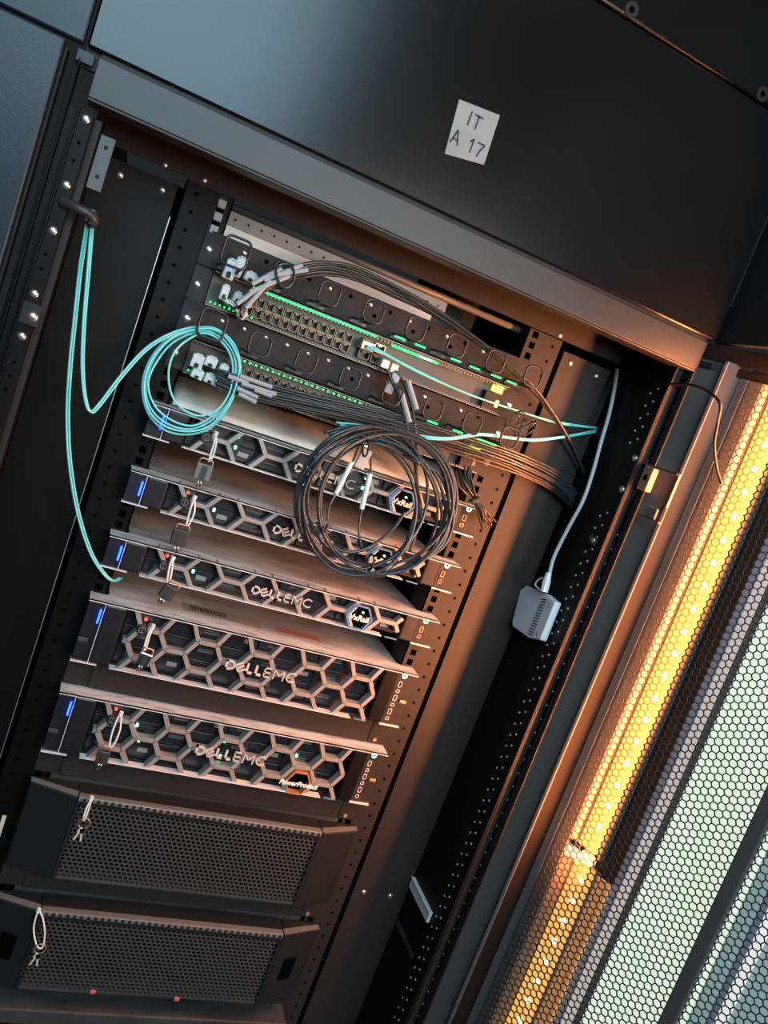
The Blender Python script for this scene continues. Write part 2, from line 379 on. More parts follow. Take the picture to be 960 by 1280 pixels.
# ================================================================= OPEN PERFORATED DOOR
TH = math.radians(115); W = Vector((-math.cos(TH), -math.sin(TH), 0)); NB = Vector((.9063, .4226, 0)); H = Vector((.405, -.12, 0))
DT = Matrix(((W.x, NB.x, 0, H.x), (W.y, NB.y, 0, H.y), (0, 0, 1, 0), (0, 0, 0, 1)))     # local: s, D, z
def dbox(b, s0, s1, d0, d1, z0, z1): return b.box(s0, s1, d0, d1, z0, z1, DT)
dr = empty('perforated_door', (H.x, H.y, -1.15), 'open perforated black steel door swung out at the right side', 'door')
ZT, ZB = .365, -1.12
b = MB(); dbox(b, -.012, .034, .006, .012, ZB, ZT - .02); dbox(b, .031, .036, -.004, .012, ZB, ZT - .02); b.build('stile_channel', 'doorgrey', dr, bevel=.0008)
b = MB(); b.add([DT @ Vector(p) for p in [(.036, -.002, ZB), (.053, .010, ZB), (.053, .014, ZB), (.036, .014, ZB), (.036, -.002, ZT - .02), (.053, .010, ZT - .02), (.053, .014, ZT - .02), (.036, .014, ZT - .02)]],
  [(0, 4, 5, 1), (1, 5, 6, 2), (2, 6, 7, 3), (3, 7, 4, 0), (0, 1, 2, 3), (4, 7, 6, 5)]); b.build('stile_slope', 'litbrown', dr)
b = MB(); dbox(b, .053, .0645, .008, .014, ZB, ZT - .02); b.build('stile_face', 'doorgrey', dr, bevel=.0006)
b = MB(); dbox(b, .0655, .084, .010, .015, ZB, ZT - .02); b.build('stile_flange', 'doorgrey', dr, bevel=.0006)
b = MB(); dbox(b, -.012, .7, .004, .014, ZT - .022, ZT); b.build('top_rail', 'litbrown', dr, bevel=.001)
b = MB(); dbox(b, -.012, .7, .006, .012, ZT - .036, ZT - .024); b.build('top_flange', 'litbrown', dr, bevel=.001)
b = MB(); dbox(b, .283, .301, -.003, .012, ZB, ZT - .02); b.build('centre_bar', 'bargrey', dr, bevel=.002, label='plain dark vertical bar across the perforated sheet')
# hexagonal perforation: one sheet, real holes
def hexsheet(s0, s1, z0, z1, pitch, hole, d0, d1):
    vs = []; fs = []; px_ = pitch * math.sqrt(3) / 2; i = 0; s = s0
    ro = pitch / math.sqrt(3); ri = ro * hole
    while s < s1:
        z = z0 + (pitch / 2 if i % 2 else 0)
        while z < z1:
            b0 = len(vs)
            for dd, rr in ((d0, ro), (d0, ri), (d1, ri), (d1, ro)):
                for k in range(6):
                    a = math.pi / 3 * k
                    vs.append(DT @ Vector((s + rr * math.cos(a), dd, z + rr * math.sin(a))))
            for ring in range(3):
                for k in range(6):
                    k2 = (k + 1) % 6; fs.append((b0 + ring * 6 + k, b0 + ring * 6 + k2, b0 + ring * 6 + 6 + k2, b0 + ring * 6 + 6 + k))
            z += pitch
        s += px_; i += 1
    m = MB(); m.v = [tuple(v) for v in vs]; m.f = fs; return m
hexsheet(.078, .290, -.84, .325, .0098, .86, .0, .0016).build('perforated_sheet', 'meshm', dr, kind='stuff')
hexsheet(.300, .50, -.70, .10, .0098, .86, .0, .0016).build('perforated_sheet', 'meshm', dr, kind='stuff')
# LED light bars behind the sheet
def ledbar(name, z0, z1, s0, label):
    e = empty(name, DT @ Vector((s0 + .02, .035, z0)), label, 'lamp', 'amber light bars behind the door')
    b = MB(); dbox(b, s0 - .002, s0 + .044, .040, .043, z0, z1); b.add([DT @ Vector(p) for p in [(s0 - .014, .026, z0), (s0 + .003, .042, z0), (s0 + .003, .044, z0), (s0 - .014, .028, z0), (s0 - .014, .026, z1), (s0 + .003, .042, z1), (s0 + .003, .044, z1), (s0 - .014, .028, z1)]],
      [(0, 1, 5, 4), (1, 2, 6, 5), (2, 3, 7, 6), (3, 0, 4, 7), (0, 3, 2, 1), (4, 5, 6, 7)])
    dbox(b, s0 + .041, s0 + .044, .027, .041, z0, z1); b.build('lamp_housing', 'ledcase', e)
    b = MB(); dbox(b, s0 + .005, s0 + .037, .030, .040, z0 + .002, z1 - .002); b.build('diffuser', 'ledstrip', e, bevel=.003)
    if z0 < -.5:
        b = MB(); dbox(b, s0 + .0445, s0 + .066, .030, .034, z0, z1); dbox(b, s0 + .064, s0 + .066, .022, .030, z0, z1); b.build('glow_wing', 'wingglow', e)
    z = z1 - .02
    while z > z0 + .01:
        m = MB(); p = DT @ Vector((s0 + .024, .0298, z)); m.dome(p, -NB, .0042, .0018, 8, 2); m.build('diode', 'diode', e); z -= .033
    return e
l1 = ledbar('light_bar', -.343, .345, .084, 'upper amber light bar glowing behind the perforated door')
l2 = ledbar('light_bar', -.86, -.362, .0905, 'lower amber light bar behind the perforated door, below the white joint')
b = MB(); dbox(b, .073, .1, .022, .036, -.362, -.350); dbox(b, .100, .121, .030, .040, -.3605, -.345)
cj = b.build('lamp_joint', 'whitepr', None, bevel=.001); cj.data.materials.clear(); cj.data.materials.append(MT['pale']); tag(cj, 'pale plastic joint piece between the two amber light bars', 'connector')
# dark post and pale profiles behind the door (the end wall of the aisle)
aw = empty('aisle_partition', DT @ Vector((.2, .06, -1.15)), 'bright frosted glass partition with vertical frame strips beyond the perforated door', 'partition')
def strip(name, s0, s1, d, m, z0=-1.12, z1=.5, th=.006):
    b = MB(); dbox(b, s0, s1, d, d + th, z0, z1); return b.build(name, m, aw, bevel=.0006)
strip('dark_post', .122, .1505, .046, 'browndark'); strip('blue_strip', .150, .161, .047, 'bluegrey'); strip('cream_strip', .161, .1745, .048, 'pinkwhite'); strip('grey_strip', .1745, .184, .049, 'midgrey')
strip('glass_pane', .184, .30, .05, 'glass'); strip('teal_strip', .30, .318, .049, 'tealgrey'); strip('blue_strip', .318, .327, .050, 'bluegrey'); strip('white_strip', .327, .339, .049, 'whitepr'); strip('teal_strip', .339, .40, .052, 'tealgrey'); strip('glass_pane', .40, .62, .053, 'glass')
# brown lead from the post to the lamp
def cable(name, pts, r, m, label, cat='cable', group=None, closed=False, n=8, sub=8):
    b = MB(); b.tube(catmull(pts, closed, sub), r, n, closed); o = b.build(name, m, None, smooth=True); return tag(o, label, cat, group)
cable('lamp_lead', [pxx(838, 480, .383), pxx(852, 480, .382), pxx(868, 482, .380), pxx(886, 490, .380), pxx(900, 505, .384), pxx(897, 530, .40), pxx(893, 555, .41), pxx(896, 585, .425), pxx(902, 605, .432)], .0019, 'litbrown', 'thin brown wire looping from the post to the upper amber light bar', 'cable')

# ================================================================= SERVERS
def logo(parent, x0, zc, h, th_, m, y=-.0012):
    # letters D E L L E M C as solid strokes
    w = h * .90; bo = h * .21; li = h * .11; x = x0
    def path(pts, wd, name='letter'):
        b = MB()
        for a, c in zip(pts[:-1], pts[1:]): b.strut(a, c, wd, y, y + .003)
        return b.build(name, m, parent)
    z0, z1 = zc - h / 2, zc + h / 2
    arc = lambda cx, cz, r, a0, a1, n=10, ry=None: [(cx + r * math.cos(math.radians(a0 + (a1 - a0) * i / n)), cz + (ry or r) * math.sin(math.radians(a0 + (a1 - a0) * i / n))) for i in range(n + 1)]
    path([(x + bo / 2, z0)] + [(x + bo / 2, z1)], bo); 
    path([(x, z1 - bo / 2)] + arc(x + w * .35, zc, w * .62, 90, -90, 10, h / 2 - bo / 2) + [(x, z0 + bo / 2)], bo)
    x += w * 1.28; cx_ = x + w * .35                        # tilted E
    ca, sa = math.cos(math.radians(33)), math.sin(math.radians(33))
    R_ = lambda p: (cx_ + p[0] * ca - p[1] * sa, zc + p[0] * sa + p[1] * ca)
    e = h * .36
    for q in ([(-e, -e), (-e, e)], [(-e, e), (e, e)], [(-e, 0), (e, 0)], [(-e, -e), (e, -e)]): path([R_(q[0]), R_(q[1])], bo * .8)
    x += w * .95
    for k in range(2):
        path([(x + bo / 2, z1), (x + bo / 2, z0)], bo); path([(x, z0 + bo / 2), (x + w * .72, z0 + bo / 2)], bo); x += w * .98
    path([(x + li / 2, z1), (x + li / 2, z0)], li)
    for zz in (z1 - li / 2, zc, z0 + li / 2): path([(x, zz), (x + w * .75, zz)], li)
    x += w * 1.12
    path([(x, z0), (x, z1), (x + w * .55, zc - h * .1), (x + w * 1.1, z1), (x + w * 1.1, z0)], li)
    x += w * 1.42
    path(arc(x + w * .6, zc, w * .6, 45, 315, 14, h / 2 - li / 2), li)
def hexpts(cx, cz, r, ry): return [(cx + r * math.cos(math.pi / 3 * k), cz + ry * math.sin(math.pi / 3 * k)) for k in range(6)]
def server(zb, n, label, badge, top='dusty', leds=(), sides=''):
    z0 = zb * U; z1 = z0 + n * U - .0012
    e = empty('server', (0, .0, z0), label, 'server', 'rack servers')
    b = MB(); b.box(-.217, .217, RY + .003, .76, z0 + .001, z1 - .0015); ch = b.build('chassis', top, e)
    # dusty silver lid lip over the bezel
    b = MB(); b.box(-.2413, .2413, 0, RY + .002, z1 - .0012, z1); b.box(-.2413, .2413, 0, .002, z1 - .0025, z1); b.build('lid_lip', 'dustedge', e)
    # dark back plate and drives
    b = MB(); b.box(-.195, .188, RY - .004, RY + .002, z0 + .001, z1 - .002); b.build('drive_bay', 'black', e)
    cols, rows = (4, n + 1 if n == 2 else 2)
    for i in range(cols):
        for j in range(rows):
            xa = -.188 + i * .093; xb = xa + .090; za = z0 + .002 + j * (n * U - .004) / rows; zb_ = za + (n * U - .004) / rows - .0015
            b = MB(); b.box(xa, xb, RY - .008, RY - .004, za, zb_); dv = b.build('drive_caddy', 'plastic', e, bevel=.0006)
            b = MB(); zc = (za + zb_) / 2; b.box(xa + .012, xa + .034, RY - .0105, RY - .008, zc - .0012, zc + .0002); b.box(xa + .012, xa + .034, RY - .0105, RY - .008, zc + .0022, zc + .0030); b.build('caddy_handle', 'midgrey', dv)
            b = MB(); b.box(xb - .02, xb - .006, RY - .0095, RY - .008, zc - .003, zc + .003); b.build('caddy_latch', 'grille' if (i + j) % 3 == 0 else 'rail', dv)
    for (x, z, c) in leds:
        b = MB(); b.box(x - .0016, x + .0016, RY - .012, RY - .0095, z0 + z - .0024, z0 + z + .0024); b.build('status_light', c, e, bevel=.0005)
    # honeycomb grille
    g = MB(); w = .0058; y0, y1 = .0015, .015
    L, Rr = -.186, .184
    def st(a, b_):
        if a[0] > b_[0]: a, b_ = b_, a
        if b_[0] < L or a[0] > Rr: return
        def cut(p, q, X): t = (X - p[0]) / (q[0] - p[0]); return (X, p[1] + (q[1] - p[1]) * t)
        if a[0] < L: a = cut(a, b_, L)
        if b_[0] > Rr: b_ = cut(a, b_, Rr)
        g.strut((a[0], z0 + a[1]), (b_[0], z0 + b_[1]), w, y0, y1)
    skip = badge[1] if badge else None
    if n == 1:
        for k in range(-2, 3):
            c = .006 + .0785 * k
            if badge and abs(c + .039 - .117) < .01: pass
            st((c - .013, .0222), (c + .013, .0222)); st((c - .013, .0222), (c - .0285, .043)); st((c + .013, .0222), (c + .0285, .043))
            st((c - .013, .0222), (c - .0285, .0005)); st((c + .013, .0222), (c + .0285, .0005))
    else:
        for k in range(-3, 4):
            cA = .0015 + .078 * k; cB = cA + .039
            for zz in (.0625, .0198): st((cA - .013, zz), (cA + .013, zz))
            st((cB - .013, .0413), (cB + .013, .0413))
            for sg in (-1, 1):
                st((cA + sg * .013, .0625), (cA + sg * .026, .0413)); st((cA + sg * .013, .0198), (cA + sg * .026, .0413))
                st((cA + sg * .013, .0625), (cA + sg * .0255, .0865)); st((cA + sg * .013, .0198), (cA + sg * .0255, .0005))
    g.build('honeycomb_grille', 'grille', e, bevel=.0007)
    # bright bottom edge
    b = MB(); b.box(-.1915, .160, -.0005, .012, z0 - .0002, z0 + .0012); b.box(-.2413, -.208, 0, .012, z0 - .0002, z0 + .0014); b.box(.2085, .2413, 0, .01, z0, z0 + .0016); b.build('bottom_edge', 'edge', e)
    b = MB(); b.box(.166, .185, -.0005, .003, z0 - .0002, z0 + .0012); b.build('blue_tab', 'bluebadge', e)
    # left ear with blue status light, right ear with ports
    b = MB(); b.box(-.2405, -.2205, .003, RY, z0 + .0015, z1 - .002); b.build('left_ear', 'plastic', e, bevel=.0006)
    b = MB(); b.box(-.2188, -.1925, .0005, RY - .008, z0 + .002, z1 - .003); cp = b.build('bezel_end_cap', 'plastic', e, bevel=.002)
    b = MB(); b.box(-.2200, -.2192, .0008, .002, z0 + .0015, z1 - .003); b.build('edge_trim', 'edge', e)
    zc = z0 + (.0225 if n == 1 else .067)
    b = MB(); b.box(-.2246, -.2224, -.0015, .0035, zc - .0098, zc + .0098); b.build('status_light', 'blue', e, bevel=.001, label='glowing blue status bar')
    if n == 2:
        b = MB(); b.box(-.2405, -.228, .0015, .003, z0 + .028, z0 + .034); b.build('ear_latch', 'darksteel', e, bevel=.0008)
    b = MB(); b.box(.1875, .2095, .0005, RY - .008, z0 + .002, z1 - .003); b.build('bezel_end_cap', 'plastic' if n == 1 else 'powder', e, bevel=.002)
    b = MB(); b.box(.2105, .2405, .004, RY, z0 + .0015, z1 - .002); er = b.build('right_ear', 'rail', e, bevel=.0006)
    zt = z0 + (.0385 if n == 1 else .0815)
    b = MB(); b.tube([(.2205 + .0031 * math.cos(a * math.pi / 6), .0025, zt + .0031 * math.sin(a * math.pi / 6)) for a in range(12)], .0012, 6, True); b.build('power_button', 'greenb', e, label='glowing green power ring')
    b = MB(); b.cyl((.2205, .003, zt), (.2205, .0046, zt), .0045, 14); b.build('button_well', 'hole', er)
    k = 0; z = zt - .010
    while z - .010 > z0:
        p = MB(); hh = .009 if k % 2 == 0 else .0055
        for (xa, xb, za, zb2) in ((.2155, .2165, z - hh, z), (.2205, .2215, z - hh, z), (.2155, .2215, z - .001, z), (.2155, .2215, z - hh, z - hh + .001)): p.box(xa, xb, .0025, .004, za, zb2)
        q = p.build('usb_port', 'brass' if n == 1 else 'badge', er)
        z -= hh + .004; k += 1
    if n == 2:
        b = MB(); b.box(.2275, .2385, .0015, .004, z0 + .0385, z0 + .0435); b.build('ear_button', 'brass', er, bevel=.0008)
    # key lock
    lz = z0 + (.0215 if n == 1 else .063); lx = -.1665
    b = MB(); b.cyl((lx, -.002, lz), (lx, .012, lz), .0072, 20); lk = b.build('key_lock', 'plastic', e, bevel=.0006)
    b = MB(); b.tube([(lx + .0042 * math.cos(a * math.pi / 6), -.0022, lz + .0042 * math.sin(a * math.pi / 6)) for a in range(12)], .0006, 6, True); b.box(lx - .0005, lx + .0005, -.0026, -.0018, lz - .003, lz + .003); b.build('keyway', 'midgrey', lk)
    b = MB(); b.cyl((lx + .002, .008, lz + .0115), (lx + .002, .012, lz + .0115), .0022, 10); b.build('status_light', 'red', e)
    b = MB(); b.cyl((lx + .010, .001, lz + .004), (lx + .010, .012, lz + .004), .0035, 12); b.build('lock_boss', 'grille', e)
    # maker's name as solid letters on the grille
    logo(e, -.0445, z0 + (.0205 if n == 1 else .0415), .0125 if n == 1 else .0148, 0, 'badge')
    if badge:
        kind, bx, bz = badge
        for (r, m_, yy, t_) in ((.0200, 'bluebadge' if kind == 'VxRail' else 'orangebadge', -.0015, .0022),):
            h = hexpts(bx, z0 + bz, r, r * .98); b = MB()
            for k in range(6): b.strut(h[k], h[(k + 1) % 6], t_, yy, .012)
            b.build('badge_rim', m_, e)
        h = hexpts(bx, z0 + bz, .0185, .0182); b = MB(); b.prism(h, .0035 if kind == 'VxRail' else .010, .011); b.build('badge_plate', 'hole', e)
        if kind == 'VxRail':
            h = hexpts(bx, z0 + bz, .0168, .0165); b = MB()
            for k in (2, 3): b.strut(h[k], h[(k + 1) % 6], .0009, -.002, .003)
            b.build('badge_inlay', 'white', e)
            text('VxRail', .0118, Matrix.Translation((bx, -.0024, z0 + bz - .0042)) @ FACE, 'white', e, ext=.0005, bold=.00025, align='CENTER')
            b = MB(); b.cyl((bx + .004, .0, z0 + bz + .008), (bx + .004, .003, z0 + bz + .008), .0014, 8); b.build('status_light', 'greenb', e)
        else:
            text('PowerProtect', .0105, Matrix.Translation((bx, -.0026, z0 + bz - .0038)) @ FACE, 'white', e, ext=.0006, bold=.0003, shear=.25, align='CENTER')
    return e
GL = lambda n, xs: [(x, z, 'greenb') for x in xs for z in ((.0335, .0185) if n == 1 else (.075, .05))]
s1 = server(0, 1, 'topmost server with a pale beige lid, partly behind the aqua coil and black cable loops', ('VxRail', .1175, .0185), 'beige', GL(1, (-.124, .062)))
s2 = server(-2, 1, 'second server from the top, its blue badge half hidden by the black coil', ('VxRail', .1175, .0185), 'dusty', GL(1, (-.124,)))
s3 = server(-4, 1, 'third server from the top, with the fully readable blue hexagonal badge', ('VxRail', .1175, .0190), 'dusty', GL(1, (-.124,)))
s4 = server(-7, 2, 'taller server with two sticker labels on its dusty lid and no coloured badge', None, 'dusty', [])
s5 = server(-10, 2, 'lowest honeycomb server, with the orange hexagonal badge on its front', ('PowerProtect', .1185, .0175), 'darksteel', [(-.122, .079, 'greenb'), (-.129, .052, 'greenb'), (-.120, .03, 'greenb'), (-.005, .079, 'greenb'), (-.003, .052, 'greenb'), (-.002, .028, 'greenb'), (.108, .075, 'greenb'), (.109, .05, 'greenb'), (.112, .027, 'greenb'), (.03, .03, 'green')])
# stickers on the lid of the fourth server
zt = -5 * U - .0026
b = MB(); b.box(-.115, .0, .045, .078, zt, zt + .0003); st_ = b.build('sticker', 'barcode', s4, label='faded barcode sticker')
m = MB(); random.seed(3); x = -.105
while x < -.05:
    w_ = random.choice((.0008, .0015, .0022)); m.box(x, x + w_, .055, .072, zt + .0003, zt + .0005); x += w_ + .0015
m.build('barcode', 'ink', st_)
b = MB(); b.box(.025, .095, .05, .07, zt, zt + .0003); b.build('sticker', 'sticker', s4, label='reddish brown warning sticker')

# added pale sheet, tilted to catch light so the topmost server's lid looks bright
nx, ny = 40, 6; b = MB(); vs = []
for i in range(nx + 1):
    for j in range(ny + 1):
        t = j / ny; x = -.2155 + .431 * i / nx
        vs.append((x, .036 + .105 * t, .0455 + .036 * t ** .9 + .0016 * math.sin(x * 38 + t * 2) * t + .0008 * math.sin(x * 130) * t))
fs = [(i * (ny + 1) + j, (i + 1) * (ny + 1) + j, (i + 1) * (ny + 1) + j + 1, i * (ny + 1) + j + 1) for i in range(nx) for j in range(ny)]
b.add(vs, fs); o = b.build('gap_fill_sheet', 'beige', None, smooth=True); md = o.modifiers.new('solid', 'SOLIDIFY'); md.thickness = .0008
tag(o, 'added pale beige sheet tilted to brighten the gap between topmost server and lower switch', 'sheet')

# blanking panels
def blank(zb, n, label):
    z0 = zb * U; e = empty('blanking_panel', (0, RY, z0), label, 'panel', 'blanking panels between the servers')
    b = MB(); b.box(-.2413, .2413, RY - .003, RY - .001, z0 + .0006, z0 + n * U - .0010); b.box(-.208, .208, RY - .006, RY - .001, z0 + .001, z0 + n * U - .0015); b.build('panel_face', 'rail', e, bevel=.001)
    b = MB(); b.box(.212, .2405, RY - .0045, RY - .003, z0 + .001, z0 + n * U - .0015); b.build('panel_ear', 'rail', e, bevel=.001)
    b = MB(); b.cyl((.222, RY - .007, z0 + .008), (.222, RY - .0045, z0 + .008), .003, 10); b.build('fastener', 'brass', e)
    return e
blank(-8, 1, 'smooth dark blanking panel between the two tall honeycomb servers')
blank(-11, 1, 'smooth dark blanking panel above the upper perforated storage unit')
blank(-15, 1, 'smooth dark blanking panel between the two perforated storage units')

# ================================================================= STORAGE UNITS with fine perforated bezels
def holesheet(x0, x1, z0, z1, y, pitch, rr, slant=0):
    vs = []; fs = []; ph = pitch * math.sqrt(3) / 2; ro = pitch / math.sqrt(3); ri = ro * rr; i = 0; z = z0
    while z < z1:
        x = x0 + (pitch / 2 if i % 2 else 0)
        while x < x1:
            b0 = len(vs)
            for dd, r_ in ((y, ro), (y, ri), (y + .002, ri)):
                for k in range(6):
                    a = math.pi / 3 * k + math.pi / 6; vs.append((x + r_ * math.cos(a), dd, z + r_ * math.sin(a)))
            for ring in range(2):
                for k in range(6):
                    k2 = (k + 1) % 6; fs.append((b0 + ring * 6 + k, b0 + ring * 6 + k2, b0 + ring * 6 + 6 + k2, b0 + ring * 6 + 6 + k))
            x += pitch
        z += ph; i += 1
    m = MB(); m.v = vs; m.f = fs; return m
def storage(zb, label):
    z0 = zb * U; z1 = z0 + 3 * U - .001
    e = empty('storage_unit', (0, 0, z0), label, 'storage unit', 'perforated storage units')
    b = MB(); b.box(-.217, .217, RY + .002, .7, z0 + .001, z1 - .001); b.build('chassis', 'darksteel', e)
    # bezel body: caps set back, middle forward
    for sx in (-1, 1):
        ze0, ze1 = z0 + .003, z1 - .001
        pts = [(sx * .2413, .004), (sx * .179, -.016), (sx * .179, .02), (sx * .2413, .02)]
        vs = [(x, y, z) for z in (ze0, ze1) for x, y in pts]
        b = MB(); b.add(vs, [(0, 1, 5, 4), (1, 2, 6, 5), (2, 3, 7, 6), (3, 0, 4, 7), (3, 2, 1, 0), (4, 5, 6, 7)]); cap = b.build('end_cap', 'capgrey', e, bevel=.0025)
        pts = [(sx * .2413, .004), (sx * .179, -.016), (sx * .179, -.004), (sx * .2413, .014)]
        vs = [(x, y, z) for z in (ze1 + .0002, ze1 + .001) for x, y in pts]
        b = MB(); b.add(vs, [(0, 1, 5, 4), (1, 2, 6, 5), (2, 3, 7, 6), (3, 0, 4, 7), (3, 2, 1, 0), (4, 5, 6, 7)]); b.build('dusty_edge', 'midgrey', cap)
        if zb == -18:
            b = MB(); T = Matrix.Translation((sx * .207, -.0075, z0 + .066)) @ Matrix.Rotation(sx * .31, 4, 'Z'); b.box(-.011, .011, -.0012, .004, -.019, .019, T); b.build('latch_recess', 'hole', cap)
    b = MB(); b.box(-.178, .178, -.016, .02, z1 - .010, z1 - .0012); b.build('bezel_core', 'capgrey', e)
    b = MB(); b.box(-.178, .178, -.0165, -.004, z1 - .0085, z1 - .0004); b.build('top_bevel', 'midgrey', e, bevel=.002)
    b = MB()
    x = -.172
    while x < .175: b.box(x, x + .0045, -.0172, -.0155, z1 - .0085, z1 - .002); x += .0095
    b.build('bevel_rib', 'rail', e, kind='stuff')
    b = MB(); b.box(-.178, .178, -.014, .02, z0 + .003, z0 + .009); b.build('bottom_bevel', 'darksteel', e, bevel=.002)
    b = MB(); b.box(-.1775, .1775, .012, .02, z0 + .008, z1 - .009); b.build('backing', 'hole', e)
    for xa_ in (-.1785, .174):
        b = MB(); b.box(xa_, xa_ + .0045, -.0165, .015, z0 + .003, z1 - .009); b.build('mesh_frame', 'black', e)
    holesheet(-.172, .173, z0 + .011, z1 - .011, -.0145, .0072, .70).build('perforated_mesh', 'meshgrey', e, kind='stuff')
    return e
st_up = storage(-14, 'upper black storage unit with fine perforated front and plain end caps')
st_low = storage(-18, 'lower black storage unit with a dark latch recess in each end cap')
for u_, v_ in ((116, 1240), (221, 1249)):
    p_ = px(u_, v_, -.017); b = MB(); b.box(p_.x - .004, p_.x + .004, -.018, -.014, p_.z - .003, p_.z + .002); b.build('release_tab', 'redtab', st_low, bevel=.0008)
# bottom shelf
b = MB(); b.box(-.2413, .2413, -.01, .5, -19.3 * U, -18.75 * U); o = b.build('steel_shelf', 'darksteel', None, bevel=.002); tag(o, 'grey steel shelf top at the bottom left corner, below the last storage unit', 'shelf')

# ================================================================= CABLE MANAGERS
def rrect(cx, cz, w, h, r, y, n=4, skew=0):
    P = []
    for (sx, sz, a0) in ((1, 1, 0), (-1, 1, 90), (-1, -1, 180), (1, -1, 270)):
        for i in range(n + 1):
            a = math.radians(a0 + 90 * i / n); P.append(Vector((cx + sx * (w / 2 - r) + r * math.cos(a), y, cz + sz * (h / 2 - r) + r * math.sin(a))))
    return P
def manager(zb, label, bigfirst):
    z0 = zb * U; e = empty('cable_manager', (0, RY, z0), label, 'cable manager', 'cable managers with rings')
    b = MB(); b.box(-.2413, .2413, RY - .0025, RY - .0005, z0 + .0005, z0 + U - .0008); b.box(-.215, .215, RY - .012, RY - .0025, z0 + .0008, z0 + .002); pl = b.build('mounting_plate', 'rail', e, bevel=.0006)
    for i in range(8):
        cx = -.2055 + .0612 * i
        w, h = (.026, .027)
        if i == 0 : w, h = .031, .034
        cz = z0 + (.0215 if i else .0245)
        P = rrect(cx, cz, w, h, .007, -.030)
        b = MB(); b.tube(P, .0016, 8, True)
        for sx in (-1, 1): b.tube([(cx + sx * (w / 2 - .004), -.030, cz - h / 2), (cx + sx * (w / 2 - .004), -.010, cz - h / 2 - .001), (cx + sx * (w / 2 - .004), RY - .001, cz - h / 2 + .001)], .0016, 8)
        b.build('ring', 'plastic', e, smooth=True)
        b = MB(); b.box(cx - .012, cx + .012, RY - .0045, RY - .002, z0 + .003, z0 + .007); b.build('ring_foot', 'plastic', pl)
    for i in range(14):
        x = -.19 + i * .0295
        m_ = 'screw' if (bigfirst and i < 10) else ('hole' if i % 2 else 'screw')
        if m_ == 'screw': screw_at('rivet', pl, x, RY - .0025, z0 + .0335, .0032, m='screw')
        else:
            h_ = MB(); recess(h_, x, RY - .003, z0 + .0335, .0028); h_.build('hole', 'hole', pl)
        if i % 2 == 0 and i > 5:
            h_ = MB(); recess(h_, x + .01, RY - .003, z0 + .0215, .0028); h_.build('hole', 'hole', pl)
    for sx in (-1, 1): screw_at('screw', pl, sx * .232, RY - .0025, z0 + .021, .0056)
    return e
cm1 = manager(5, 'upper cable manager strip with black rings, above the bright green-lit switch', False)
cm2 = manager(3, 'lower cable manager strip with black rings, the aqua coil hanging on its first ring', True)

